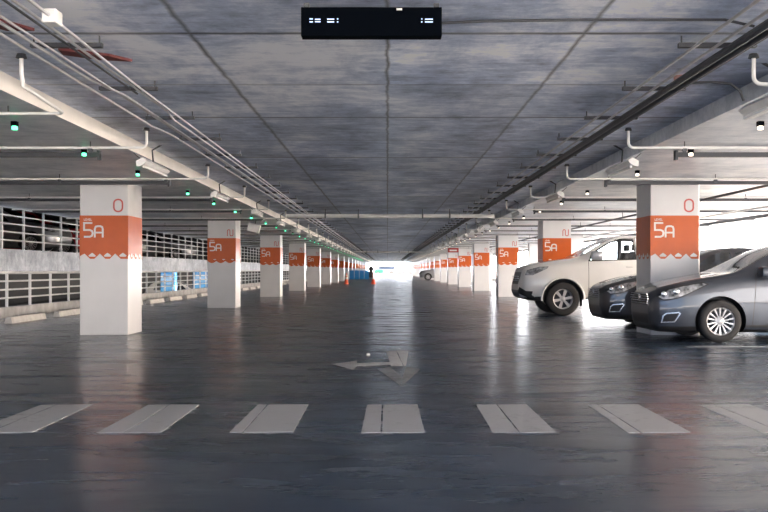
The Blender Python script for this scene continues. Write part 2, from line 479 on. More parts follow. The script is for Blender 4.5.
# ------------------------------------------------------------------ floor markings (thin paint)
for i, c in enumerate((-2.5, -1.665, -.815, .035, .885, 1.755, 2.62)):
    mb = MB(); e = random.uniform(-.02, .02)
    x0, x1 = c - .205, c + .205; sp = x0 + .13 + .05 * math.sin(i * 2.1)
    y0, y1 = 6.06, 7.33
    mb.prism([(x0, y0 + e), (sp - .006, y0 + .01), (sp - .006, y1), (x0 + .01, y1 - .02)], lambda p: (p[0], p[1], .0), lambda p: (p[0], p[1], .003))
    mb.prism([(sp + .006, y0), (x1, y0 + .02 + e), (x1 - .005, y1), (sp + .006, y1 - .01)], lambda p: (p[0], p[1], .0), lambda p: (p[0], p[1], .003))
    tag(mb.build('crossing_stripe', M['mark']), 'worn grey-white crossing stripe on the floor, %s from the left' % ordw(i + 1), 'road marking', 'crossing stripes in the foreground')
def fl(px, py):
    d = F * H / (py - HY); return ((px - CX) * d / F, d)
lar = [fl(332, 364.6), fl(357, 361.2), fl(357, 363.6), fl(402, 362.2), fl(402, 364.4), fl(357, 366.6), fl(353, 370)]
tag(MB().prism(lar, lambda p: (p[0], p[1], .004), lambda p: (p[0], p[1], .007)).build('arrow_marking', M['mark2']), 'white painted arrow pointing left across the aisle floor', 'road marking')
dar = MB()
for poly in ([fl(386, 351), fl(396, 351), fl(403, 366), fl(391, 366)], [fl(397, 351), fl(408.5, 351), fl(406, 366), fl(404, 366)]):
    dar.prism(poly, lambda p: (p[0], p[1], 0), lambda p: (p[0], p[1], .003))
dar.cur = 1
for poly in ([fl(377, 369), fl(390, 367), fl(402, 377), fl(401, 386.5)], [fl(406, 367), fl(421, 369), fl(401.5, 386.5), fl(402.5, 377)]):
    dar.prism(poly, lambda p: (p[0], p[1], 0), lambda p: (p[0], p[1], .003))
tag(dar.build('arrow_marking', [M['mark2'], M['mark3']]), 'faded painted arrow pointing towards the viewer on the floor', 'road marking')
fx, fy_ = fl(366.5, 355.5)
tag(MB().prism([(0, 0), (.05, .01), (.045, .05), (.01, .04)], lambda p: (fx + p[0], fy_ + p[1], 0), lambda p: (fx + p[0] * .8, fy_ + p[1] * .8, .025)).build('crumpled_paper', M['glyph']), 'tiny white scrap of crumpled paper on the floor beyond the left-pointing arrow', 'litter')
l0 = None
for k in range(10):
    if l0 is None: l0 = o = MB().box(4.1, 9.2, 0, .10, 0, .003).build('bay_line', M['mark2'])
    else: o = l0.copy(); COL.objects.link(o)
    o.location = (0, [12.82, 16.2, 20.1, 24.0][k] if k < 4 else 24.0 + 2.69 * (k - 3), 0)
    tag(o, 'white parking bay line on the floor of the right bays, %s from the front' % ordw(k + 1), 'road marking', 'bay lines on the right')

# ------------------------------------------------------------------ ceiling services
def services(side):
    nm = 'left' if side < 0 else 'right'
    rack = empty('conduit_rack', (side * 2.15, 0, ZA), 'bundle of long %s conduits on struts under the %s half of the aisle ceiling' % ('galvanised' if side < 0 else 'brownish', nm), 'conduits')
    z = -.10
    def ln(pts, r, m): MB().tube(pts, r * .78, 8).build('conduit', m, rack, True)
    if side < 0:
        ln([(.19, 5.62, z), (.15, 7.4, z), (.11, 20, z), (.10, 150, z)], .013, M['galv'])
        ln([(.11, YB, z), (.11, 8.7, z), (.085, 9.1, z - .02), (.06, 150, z)], .012, M['galv'])
        ln([(.02, YB, z + .03), (.02, 8.0, z + .03)], .011, M['dark_steel'])
        ln([(-.09, YB, z), (-.09, 6.9, z), (-.09, 150, z + .02)], .011, M['galv'])
        ln([(-.15, 5.2, z), (-.15, 7.2, z), (-.06, 7.9, z), (-.06, 150, z)], .015, M['galv'])
        ln([(-.26, YB, z), (-.26, 9.6, z), (-.20, 10.2, z), (-.18, 150, z)], .014, M['galv'])
    else:
        ln([(-.13, YB, z), (-.13, 150, z)], .013, M['galv'])
        ln([(.01, YB, z), (.01, 150, z)], .013, M['galv'])
        ln([(.12, YB, z), (.12, 150, z)], .034, M['dark_steel'])
        ln([(.20, YB, z), (.20, 150, z)], .030, M['dark_steel'])
        ln([(.27, YB, z + .02), (.27, 150, z + .02)], .014, M['dark_steel'])
    for k in range(90):
        y = 4.8 + 1.5 * k
        mb = MB().box(-.24 if side < 0 else -.2, .24 if side < 0 else .32, y - .02, y + .02, z + .02, z + .05)
        for xx in ((-.22, .22) if side < 0 else (-.18, .30)): mb.tube([(xx, y, z + .02), (xx, y, 0)], .006, 6)
        mb.build('strut', M['dark_steel'], rack)
services(-1); services(1)
# junction box on the left conduits
jb = empty('junction_box', (-1.935, 5.42, 2.506), 'white square junction box on the left conduits near the top edge', 'junction box')
MB().bbox(-.042, .042, -.05, .06, -.04, .04, .006).build('box_body', M['white_pipe'], jb)
MB().bbox(-.036, .036, -.055, -.049, -.034, .034, .002).build('cover_plate', M['white_pipe'], jb)
MB().tube([(-.02, -1.3, .02), (-.02, -.4, .02), (0, -.05, 0)], .010, 8).build('conduit_stub', M['galv'], jb, True)
# elbow pipes dropping from the aisle ceiling and running over the bays
def bay_pipe(side):
    r = empty('bay_pipe')
    x1 = (8.4 if side < 0 else 10.2)
    z1 = 2.43 - .03 - ZA
    pts = [(0, 0, 0), (0, 0, z1 + .06)] + [tuple(p) for p in arc_pts((0, 0, z1 + .06), (0, 0, z1), (side * .07, 0, z1), 5)] + [(side * (x1 - 2.66), 0, z1)]
    out = []
    for p in pts:
        if not out or (Vector(p) - Vector(out[-1])).length > 1e-4: out.append(p)
    MB().tube(out, .015, 10).build('pipe_run', M['white_pipe'], r, True)
    MB().lathe([(0, 0), (.03, 0), (.04, -.03), (.021, -.035)], n=12).build('ceiling_flange', M['dark_steel'], r)
    for xx in (.62, 2.2, 4.0):
        MB().tube([(side * xx, 0, z1 + .0), (side * xx, 0, ZB - ZA + .0)], .006, 6).tube([(side * xx, -.012, z1 - .024), (side * xx, .012, z1 - .024)], .03, 6).build('hanger', M['dark_steel'], r)
    return r
def first_pipe():
    r = empty('bay_pipe'); z1 = 2.43 - .03 - ZA
    P0 = [(0, 0, 0), (0, 0, z1 + .08), (-.01, .06, z1), (-.12, 1.2, z1), (-.16, 1.28, z1), (-5.7, 1.30, z1)]
    MB().tube(P0, .015, 10).build('pipe_run', M['white_pipe'], r, True)
    MB().lathe([(0, 0), (.03, 0), (.04, -.03), (.021, -.035)], n=12).build('ceiling_flange', M['dark_steel'], r)
    for xx in (.62, 2.2, 4.0):
        MB().tube([(-xx, 1.3, z1), (-xx, 1.3, ZB - ZA)], .006, 6).build('hanger', M['dark_steel'], r)
    return r
def trunking(side):
    r = empty('cable_trunking')
    x0, x1 = 3.43, (8.3 if side < 0 else 10.0)
    MB().box(side * (x0), side * x1, -.03, .03, -.075, -.02).build('channel', M['dark_steel'], r)
    MB().box(side * (x0 - .01), side * (x0 + .02), -.04, .04, -.11, 0).build('end_bracket', M['dark_steel'], r)
    return r
def fixture(side):
    """1.2 m strip light along the aisle on the drop face"""
    r = empty('strip_light')
    MB().prism([(-.045, .03), (.045, .03), (.07, -.03), (.03, -.045), (-.03, -.045), (-.07, -.03)], lambda p: (p[0], -.6, p[1]), lambda p: (p[0], .6, p[1])).build('housing', M['white_pipe'], r)
    MB().tube([(0, -.57, -.068), (0, .57, -.068)], .016, 10).build('tube_lamp', M['tubelit'], r, True)
    for yy in (-.45, .45): MB().tube([(0, yy, .03), (side * .05, yy, .16)], .006, 6).build('bracket', M['dark_steel'], r)
    pts = [(side * -.60, 0, .20), (side * -.45, .1, .18), (side * -.25, .12, .22), (side * -.08, .06, .20), (side * -.02, 0, .03)]
    pts = [p for a in range(len(pts) - 1) for p in (pts[a], tuple((Vector(pts[a]) + Vector(pts[a + 1])) / 2))] + [pts[-1]]
    MB().tube(pts, .011, 8).build('flexible_conduit', M['dark_steel'], r, True)
    return r
M['tubelit'] = mat('fluorescent_tube_glass', (.9, .9, .88), .2)
def indicator(side):
    r = empty('bay_indicator')
    MB().box(-.028, .028, -.028, .028, .0, .045).build('lamp_housing', M['blackbox'], r)
    MB().bbox(-.022, .022, -.022, .022, -.036, 0, .006).build('lamp_lens', M['green'] if side < 0 else M['pale'], r)
    MB().tube([(0, 0, .045), (0, 0, ZB - 2.42 + .0)], .007, 6).build('stem', M['dark_steel'], r)
    return r
for side in (-1, 1):
    nm = 'left' if side < 0 else 'right'
    p = bay_pipe(side); q = trunking(side); f = fixture(side); g = indicator(side); index_kids(None)
    for k in range(28):
        if side < 0 and k == 0: r = first_pipe()
        else: r = p if k == (1 if side < 0 else 0) else copy_tree(p)
        r.location = (side * 2.66, 6.83 + 3.55 * k, ZA)
        tag(r, 'white elbow pipe from aisle ceiling over the %s bays, %s from the front' % (nm, ordw(k + 1)), 'pipe', 'elbow pipes over the %s bays' % nm)
    for k in range(26):
        r = q if k == 0 else copy_tree(q); r.location = (0, 7.6 + 3.6 * k, ZB)
        tag(r, 'dark cable trunking under the %s bay ceiling, %s from the front' % (nm, ordw(k + 1)), 'cable trunking', 'cable trunkings over the %s bays' % nm)
    for k in range(1 if side < 0 else 0, 30):
        r = f if k == (1 if side < 0 else 0) else copy_tree(f); r.location = (side * 2.93, 7.05 + 4.7 * k, 2.34)
        r.rotation_euler = (0, side * .5, 0)
        tag(r, 'white strip light hung along the %s ceiling drop, %s from the front' % (nm, ordw(k + 1)), 'strip light', 'strip lights along the %s drop' % nm)
    for k in range(50):
        r = g if k == 0 else copy_tree(g); r.location = (side * 3.55, ([8.95, 11.0, 13.36, 16.7, 19.2, 21.9, 24.5, 27.4][k] if k < 8 else 27.4 + 2.62 * (k - 7)), 2.42)
        tag(r, 'small %s bay indicator lamp hanging over the %s bays, %s from the front' % ('glowing green' if side < 0 else 'pale glowing', nm, ordw(k + 1)), 'indicator lamp', 'bay indicators on the %s' % nm)
for x, rr, mk, lab in ((5.75, .022, 'dark_steel', 'thin dark pipe running lengthwise over the right bays, nearest to the columns'), (7.65, .026, 'white_pipe', 'pale pipe running lengthwise over the middle of the right bays'), (8.9, .045, 'dark_steel', 'thick dark pipe running lengthwise along the bright right edge')):
    z = 2.33
    mb = MB().tube([(x, YB, z), (x, 120, z)], rr, 8)
    for k in range(16): mb.tube([(x, 3 + 5 * k, z), (x, 3 + 5 * k, ZB)], .008, 6)
    tag(mb.build('long_pipe', M[mk], smooth=True), lab, 'pipe')
# aisle crossing pipes
for d, w in ((24.2, 'nearer'), (72.6, 'farther')):
    r = empty('crossing_pipe', (0, d, 2.44), '%s white pipe crossing the whole aisle under the ceiling' % w, 'pipe')
    MB().tube([(-2.60, 0, 0), (2.75, 0, 0)], .05, 12).build('pipe_run', M['white_pipe'], r, True)
    for xx in (-1.6, -.75, .9, 1.6): MB().tube([(xx, 0, .05), (xx, 0, .18)], .01, 6).box(xx - .02, xx + .02, -.06, .06, -.06, .055).build('hanger', M['dark_steel'], r)
# grey ceiling cable by the display
tag(MB().tube([(.335, 5.9, 2.60), (.6, 5.88, 2.607), (1.2, 5.85, 2.607), (2.1, 5.85, 2.607), (2.3, 5.9, 2.58)], .009, 8).build('ceiling_cable', M['dark_steel'], smooth=True),
    'dark cable running along the ceiling to the right of the black display', 'cable')
# display
dsp = empty('display_board', (-.094, 5.5, ZA), 'black overhead display board with small lit segments under the ceiling', 'display')
dw = 141 * 5.5 / F / 2
MB().bbox(-dw, dw, 0, .09, -.201, -.031, .004).build('casing', M['blackbox'], dsp)
def dpt(px, py): return ((px - CX) * 5.5 / F + .094, 1.05 + (HY - py) * 5.5 / F - ZA)
seg = MB()
for x0, x1, ys in ((309.5, 312.8, (19, 22)), (315, 320.5, (19.4, 21.8)), (327.2, 334.2, (19.3, 22)), (337, 338.4, (19, 22)), (421.2, 422.4, (19, 22)), (425, 432.8, (19.3, 22))):
    for yy in ys:
        a = dpt(x0, yy); b = dpt(x1, yy)
        seg.box(a[0], b[0], -.004, 0, a[1] - .0026, a[1] + .0026)
seg.build('lit_segments', M['led'], dsp)
a = dpt(396.5, 9.3); MB().box(a[0], a[0] + .033, -.003, 0, a[1] - .006, a[1] + .006).build('sensor_window', M['white_pipe'], dsp)
for xx in (-dw + .03, dw - .03): MB().box(xx - .015, xx + .015, .03, .06, -.035, 0).build('bracket', M['dark_steel'], dsp)
# red signs under ceiling at left
rs = empty('red_panel', (-2.12, 6.72, ZA), 'long dark red panel on the ceiling behind the left conduits', 'panel')
MB().prism([(-.20, -.10), (.10, .10), (.22, .28), (-.02, .22), (-.22, .06)], lambda p: (p[0], p[1], -.02), lambda p: (p[0], p[1], 0)).build('panel_face', M['darkred'], rs)
rs = empty('red_panel', (-2.35, 5.9, ZA), 'short dark red panel on the ceiling at the upper left corner', 'panel')
MB().prism([(-.25, -.1), (-.1, -.1), (.06, .2), (-.12, .2)], lambda p: (p[0], p[1], -.02), lambda p: (p[0], p[1], 0)).build('panel_face', M['darkred'], rs)
# red hanging sign far right
sg = empty('hanging_sign', (4.03, 57.6, 2.26), 'small red and white sign hanging before the far right columns', 'sign')
MB().box(-.33, .33, 0, .04, -.13, .13).build('sign_face', M['red'], sg)
MB().box(-.22, .22, -.004, 0, -.05, .03).build('sign_lettering', M['glyph'], sg)
for xx in (-.25, .25): MB().tube([(xx, .02, .13), (xx, .02, .21)], .008, 6).build('hanger', M['dark_steel'], sg)
# white speaker-like box behind second left column
lb = empty('ceiling_speaker', (-3.72, 26.2, 2.22), 'white tilted box hanging beside the second left column', 'speaker')
MB().bbox(-.17, .17, -.1, .1, -.12, .12, .01).build('cabinet', M['white_pipe'], lb)
MB().tube([(0, 0, .1), (0, 0, .25)], .012, 8).build('bracket', M['dark_steel'], lb)
lb.rotation_euler = (0, .25, 0)
# red round detector on right
sd = empty('junction_box', (2.36, 7.6, ZA), 'small round reddish ceiling box between the right conduits', 'junction box')
MB().lathe([(0, -.09), (.035, -.09), (.045, -.06), (.045, 0)], n=16).build('box_body', mat('pinkish_plastic', (.45, .26, .24), .5), sd, True)
MB().tube([(.04, 0, -.06), (.25, .0, -.05), (.42, .02, -.06), (.5, .02, -.12), (.52, .0, -.20)], .011, 8).build('flexible_conduit', M['dark_steel'], sd, True)

# ------------------------------------------------------------------ cars
def catmull(xs, ys, x):
    n = len(xs)
    if x <= xs[0]: return ys[0]
    if x >= xs[-1]: return ys[-1]
    for i in range(n - 1):
        if xs[i] <= x <= xs[i + 1]: break
    h = xs[i + 1] - xs[i]; t = (x - xs[i]) / h
    def sl(k):
        if k <= 0 or k >= n - 1: return 0 if n < 3 else ((ys[1] - ys[0]) / (xs[1] - xs[0]) if k <= 0 else (ys[-1] - ys[-2]) / (xs[-1] - xs[-2]))
        a = (ys[k] - ys[k - 1]) / (xs[k] - xs[k - 1]); b = (ys[k + 1] - ys[k]) / (xs[k + 1] - xs[k])
        if a * b <= 0: return 0
        return 2 * a * b / (a + b)
    m0, m1 = sl(i) * h, sl(i + 1) * h
    return (2 * t**3 - 3 * t**2 + 1) * ys[i] + (t**3 - 2 * t**2 + t) * m0 + (-2 * t**3 + 3 * t**2) * ys[i + 1] + (t**3 - t**2) * m1
def prof(tbl, x): return catmull([p[0] for p in tbl], [p[1] for p in tbl], x)

def inpoly(p, poly):
    x, y = p; c = False; n = len(poly)
    for i in range(n):
        x1, y1 = poly[i]; x2, y2 = poly[(i + 1) % n]
        if (y1 > y) != (y2 > y) and x < (x2 - x1) * (y - y1) / (y2 - y1) + x1: c = not c
    return c

def car_body_bm(P, step):
    Lc = P['L']; xs = []
    x = 0
    while x < Lc:
        xs.append(x); x += step * (.35 if x < .35 or x > Lc - .35 else 1)
    xs.append(Lc)
    bm = bmesh.new(); rings = []
    for x in xs:
        zt = prof(P['top'], x); zb = prof(P['bot'], x); w = prof(P['wid'], x); zs = prof(P['belt'], x)
        rw = prof(P['roofw'], x)     # half width at the top edge relative to w
        hh = zt - zb
        zs = min(zs, zt - .03)
        zm = zb + (zs - zb) * .5
        g = max(0, zt - zs)
        ring = [(0, zb), (w * .80, zb), (w * .955, zb + .05), (w * .99, zb + (zm - zb) * .6), (w, zm + .05), (w * .985, zs - (zs - zm) * .25), (w * .955, zs),
                (w * (.94 * .5 + rw * .5) , zs + g * .5), (w * rw, zs + g * .86), (w * rw * .9, zs + g * .955), (w * rw * .5, zt - .004), (0, zt)]
        # smooth the half ring
        pts = []
        n = len(ring)
        for i in range(n - 1):
            p0 = Vector(ring[max(i - 1, 0)]); p1 = Vector(ring[i]); p2 = Vector(ring[i + 1]); p3 = Vector(ring[min(i + 2, n - 1)])
            if i == 0: p0 = Vector((-p2.x, p2.y))
            if i == n - 2: p3 = Vector((-p1.x, p1.y))
            K = max(2, min(7, int((p2 - p1).length / (step * .9))))
            K = P['K'][i]
            for k in range(K):
                t = k / K
                a = .5 * ((2 * p1) + (p2 - p0) * t + (2 * p0 - 5 * p1 + 4 * p2 - p3) * t * t + (-p0 + 3 * p1 - 3 * p2 + p3) * t**3)
                pts.append(a * .8 + (p1.lerp(p2, t)) * .2)
        pts.append(Vector(ring[-1]))
        full = [(x, p.x, p.y) for p in pts] + [(x, -p.x, p.y) for p in reversed(pts[1:-1])]
        rings.append([bm.verts.new(p) for p in full])
    m = len(rings[0])
    for i in range(len(rings) - 1):
        for k in range(m):
            bm.faces.new((rings[i][k], rings[i][(k + 1) % m], rings[i + 1][(k + 1) % m], rings[i + 1][k]))
    bm.faces.new(rings[0]); bm.faces.new(list(reversed(rings[-1])))
    bmesh.ops.recalc_face_normals(bm, faces=bm.faces)
    return bm

def cut_lines(bm, poly, axis, xr):
    """bisect only faces near the polygon"""
    n = len(poly)
    us = [p[0] for p in poly]; vs = [p[1] for p in poly]
    for i in range(n):
        a = poly[i]; b = poly[(i + 1) % n]
        d = Vector((b[0] - a[0], b[1] - a[1])); nn = Vector((-d.y, d.x)).normalized()
        if axis == 'Y': co = Vector((a[0], 0, a[1])); no = Vector((nn.x, 0, nn.y))
        else: co = Vector((0, a[0], a[1])); no = Vector((0, nn.x, nn.y))
        fs = []
        for f in bm.faces:
            c = f.calc_center_median()
            u, v = (c.x, c.z) if axis == 'Y' else (c.y, c.z)
            if min(us) - .12 < u < max(us) + .12 and min(vs) - .12 < v < max(vs) + .12 and xr[0] <= c.x <= xr[1]: fs.append(f)
        geom = list({e for f in fs for e in f.edges}) + list({v for f in fs for v in f.verts}) + fs
        bmesh.ops.bisect_plane(bm, geom=geom, dist=1e-5, plane_co=co, plane_no=no)

def grow(poly, k):
    cx = sum(p[0] for p in poly) / len(poly); cy = sum(p[1] for p in poly) / len(poly)
    out = []; n = len(poly)
    # true inward offset by k
    area = sum(poly[i][0] * poly[(i + 1) % n][1] - poly[(i + 1) % n][0] * poly[i][1] for i in range(n))
    sgn = 1 if area > 0 else -1
    for i in range(n):
        p0 = Vector(poly[i - 1]); p = Vector(poly[i]); p1 = Vector(poly[(i + 1) % n])
        d0 = (p - p0).normalized(); d1 = (p1 - p).normalized()
        n0 = Vector((-d0.y, d0.x)) * sgn; n1 = Vector((-d1.y, d1.x)) * sgn
        b = (n0 + n1).normalized(); s = k / max(.4, b.dot(n0))
        out.append((p.x + b.x * s, p.y + b.y * s))
    return out

def make_car(name, label, cat, P, paint, glassm, wheel_style='multi', group=None, detail=True):
    root = empty(name, (0, 0, 0), label, cat, group)
    bm = car_body_bm(P, .05 if detail else .16)
    # wheel wells
    me = bpy.data.meshes.new('tmp'); bm.to_mesh(me); bm.free()
    tmp = bpy.data.objects.new('tmp', me); COL.objects.link(tmp)
    cut = MB(); WH = P['W'] / 2
    for wx in P['wheels']:
        for s in (-1, 1):
            y0, y1 = sorted((s * (WH - .27), s * (WH + .2)))
            cut.lathe([(0.0001, y0), (P['arch'], y0), (P['arch'], y1), (.0001, y1)], (wx, 0, P['R']), 'y', 40)
    co = cut.build('cutter', M['black'])
    bmm = bmesh.new(); bmm.from_mesh(co.data); bmesh.ops.remove_doubles(bmm, verts=bmm.verts, dist=.001); bmesh.ops.recalc_face_normals(bmm, faces=bmm.faces); bmm.to_mesh(co.data); bmm.free()
    md = tmp.modifiers.new('b', 'BOOLEAN'); md.object = co; md.operation = 'DIFFERENCE'; md.solver = 'EXACT'
    dg = bpy.context.evaluated_depsgraph_get(); dg.update()
    me2 = bpy.data.meshes.new_from_object(tmp.evaluated_get(dg))
    bpy.data.objects.remove(tmp); bpy.data.objects.remove(co)
    bm = bmesh.new(); bm.from_mesh(me2)
    for f in bm.faces: f.material_index = 0
    TAGS = [('body', paint)]
    def region(nm, m, poly, axis, xr, cond, seam=0):
        if nm is not None:
            TAGS.append((nm, m)); idx = len(TAGS) - 1
        cut_lines(bm, poly, axis, xr)
        if seam:
            inner = grow(poly, seam); cut_lines(bm, inner, axis, xr)
        for f in bm.faces:
            if f.material_index and not (nm == 'chrome_surround'): continue
            c = f.calc_center_median()
            if not (xr[0] <= c.x <= xr[1]): continue
            p = (c.x, c.z) if axis == 'Y' else (c.y, c.z)
            if inpoly(p, poly) and cond(f, c):
                if seam and inpoly(p, inner): continue
                f.material_index = idx
    for r in P['regions']:
        nm, mk, poly, axis, xr, kind = r[:6]; seam = r[6] if len(r) > 6 else 0
        if not detail and seam: continue
        cond = {'left': lambda f, c: c.y < -.25 and abs(f.normal.y) > .25, 'right': lambda f, c: c.y > .25 and abs(f.normal.y) > .25,
                'front': lambda f, c: f.normal.x < -.1, 'frontup': lambda f, c: f.normal.x < -.15 and f.normal.z > .1,
                'rear': lambda f, c: f.normal.x > .15, 'leftnose': lambda f, c: c.y < -.2, 'rightnose': lambda f, c: c.y > .2}[kind]
        if mk == 'WS': mk = glassm
        region(nm, M[mk] if isinstance(mk, str) else mk, poly, axis, xr, cond, seam)
    # underside dark
    TAGS.append(('underbody', M['black'])); ui = len(TAGS) - 1
    for f in bm.faces:
        c = f.calc_center_median()
        if f.material_index == 0 and ((c.z < P['sill'] and f.normal.z < -.3)): f.material_index = ui
        elif f.material_index == 0 and any(((c.x - wx)**2 + (c.z - P['R'])**2) < (P['arch'] - .004)**2 for wx in P['wheels']) : f.material_index = ui
        elif f.material_index == 0 and abs(c.y) < WH + .1 and any(abs(math.hypot(c.x - wx, c.z - P['R']) - P['arch']) < .012 for wx in P['wheels']) and abs(f.normal.y) < .3: f.material_index = ui
    for i, (nm, m) in enumerate(TAGS):
        b2 = bm.copy()
        bmesh.ops.delete(b2, geom=[f for f in b2.faces if f.material_index != i], context='FACES')
        if not b2.faces: b2.free(); continue
        for f in b2.faces: f.smooth = True; f.material_index = 0
        mm = bpy.data.meshes.new(nm); b2.to_mesh(mm); b2.free(); mm.materials.append(m)
        mm.set_sharp_from_angle(angle=math.radians(38))
        link(bpy.data.objects.new(nm, mm), root)
    bm.free()
    # wheels
    R = P['R']
    for wx in P['wheels']:
        for s in (-1, 1):
            yo = s * (WH - .015)     # outer face of the tyre
            t = MB(); w = P['tyre_w']; rr = P['rim']
            t.lathe([(rr * .96, -s * .03), (rr, 0), (rr + .02, s * .004), (R - .035, s * .006), (R - .01, -s * .012), (R, -s * .035), (R, -s * (w - .035)), (R - .01, -s * (w - .012)), (R - .035, -s * w), (rr, -s * w)], (0, 0, 0), 'y', 48)
            tire = t.build('wheel', M['tyre'], root, True); tire.location = (wx, yo, R)
            k = MB(); y = -s * .03
            k.lathe([(rr * .99, s * .0), (rr * .95, -s * .012), (rr * .90, -s * .02), (rr * .90, -s * w * .9)], (0, 0, 0), 'y', 40)
            def spoke(a0, a1, b0, b1, r0, r1):
                q = [(r0, a0), (r1, b0), (r1, b1), (r0, a1)]
                pts = [(r * math.cos(a), r * math.sin(a)) for r, a in q]
                k.prism(pts, lambda p: (p[0], -s * .012 - s * .02 * (1 - math.hypot(*p) / rr), p[1]), lambda p: (p[0], -s * .05, p[1]))
            if wheel_style == 'multi':
                for j in range(7):
                    a = 2 * math.pi * j / 7
                    for e in (-1, 1): spoke(a + e * .16 - .09, a + e * .16 + .09, a + e * .22 - .065, a + e * .22 + .065, .05, rr * .93)
            else:
                for j in range(6):
                    a = 2 * math.pi * j / 6 + .2
                    spoke(a - .42, a + .42, a - .17, a + .17, .06, rr * .93)
            k.lathe([(.0001, -s * .02), (.03, -s * .02), (.045, -s * .03), (.062, -s * .035), (.07, -s * .06)], (0, 0, 0), 'y', 24)
            k.build('rim', M['alloy'], tire, True)
            MB().lathe([(.0001, -s * .065), (rr * .6, -s * .065), (rr * .6, -s * .08)], (0, 0, 0), 'y', 24).lathe([(.0001, -s * .15), (rr * .9, -s * .15)], (0, 0, 0), 'y', 24).build('brake_disc', M['dark_steel'], tire)
    if detail:
        # mirrors, handles, seats, dashboard
        mx, mz = P['mirror']
        for s in (-1, 1):
            ym = s * (WH * .97)
            ms = P.get('msize', 1); MB().bbox(-.08 * ms, .10 * ms, min(ym, ym + s * .2), max(ym, ym + s * .2), -.075 * ms, .075 * ms, .028).build('mirror', P.get('mirror_mat') or paint, root, True).location = (mx, 0, mz)
        for hx, hz in P['handles']:
            for s in (-1, 1):
                yy = s * WH * .985
                MB().tube([(hx - .08, yy - s * .01, hz), (hx - .06, yy + s * .028, hz), (hx + .06, yy + s * .028, hz), (hx + .08, yy - s * .01, hz)], .012, 8).build('door_handle', P.get('handle_mat', paint), root, True)
        sx = P['seat_x']; sz = P['seat_z']
        for k, x in enumerate(sx):
            for s in (-1, 1):
                se = MB().bbox(x - .25, x + .25, s * .37 - .23, s * .37 + .23, sz - .15, sz, .05)
                q = [(x + .17, sz - .05), (x + .30, sz - .05), (x + .44, sz + .55), (x + .33, sz + .56)]
                se.prism(q, lambda p: (p[0], s * .37 - .22, p[1]), lambda p: (p[0], s * .37 + .22, p[1]))
                se.bbox(x + .34, x + .45, s * .37 - .13, s * .37 + .13, sz + .58, sz + .74, .035)
                se.build('seat', M['seat'], root, True)
        MB().bbox(P['dash'][0], P['dash'][1], -WH * .85, WH * .85, sz - .1, P['dash'][2], .05).build('dashboard', M['black'], root, True)
        st = MB(); st.lathe([(.18 + .014 * math.cos(a), .014 * math.sin(a)) for a in [i * math.pi / 4 for i in range(9)]], (0, 0, 0), 'z', 24)
        so = st.build('steering_wheel', M['black'], root, True); so.location = (P['dash'][1] + .12, .37, P['dash'][2] + .02); so.rotation_euler = (0, math.radians(-65), 0)
    for ex in P.get('extras', []): ex(root, P)
    return root

def mirror_regions(rs):
    out = []
    for r in rs:
        out.append(r)
        if r[5] == 'left': out.append(r[:5] + ('right',) + r[6:])
        if r[5] == 'leftnose': out.append(r[:5] + ('rightnose',) + r[6:])
    return out
def fy(poly): return [(-p[0], p[1]) for p in poly]

# ---- saloon
fog = [(.13, .28), (.31, .29), (.39, .42), (.36, .445), (.20, .43), (.15, .39)]
head = [(.10, .66), (.16, .62), (.34, .645), (.54, .735), (.76, .845), (.70, .865), (.42, .815), (.24, .765)]
SALOON = dict(L=4.49, W=1.68, R=.31, rim=.205, arch=.365, tyre_w=.2, wheels=(.95, 3.60), sill=.24,
    top=[(0, .66), (.03, .71), (.10, .765), (.25, .825), (.6, .915), (1.0, .985), (1.14, 1.01), (1.30, 1.075), (1.9, 1.375), (2.15, 1.445), (2.6, 1.475), (3.0, 1.455), (3.35, 1.37), (3.9, 1.13), (4.05, 1.10), (4.38, 1.06), (4.46, .98), (4.49, .80)],
    bot=[(0, .36), (.04, .22), (.12, .15), (.5, .14), (4.0, .16), (4.35, .24), (4.49, .42)],
    wid=[(0, .50), (.05, .60), (.12, .67), (.25, .745), (.45, .80), (.8, .835), (1.2, .84), (3.4, .84), (4.0, .81), (4.35, .73), (4.45, .65), (4.49, .55)],
    belt=[(0, .60), (.1, .68), (.4, .79), (.9, .89), (1.3, .945), (2.5, .97), (3.5, 1.01), (4.2, .99), (4.49, .75)],
    roofw=[(0, .72), (.3, .78), (1.0, .86), (1.2, .86), (1.5, .80), (2.0, .71), (2.6, .68), (3.2, .70), (3.9, .80), (4.49, .80)],
    K=(2, 2, 3, 3, 3, 3, 5, 6, 3, 3, 3), mirror=(1.56, 1.02), handles=((2.35, .86), (3.25, .88)), seat_x=(1.95, 2.85), seat_z=.62, dash=(1.25, 1.6, .93),
    mirror_mat=None, handle_mat=None)
SALOON.pop('mirror_mat'); SALOON.pop('handle_mat')
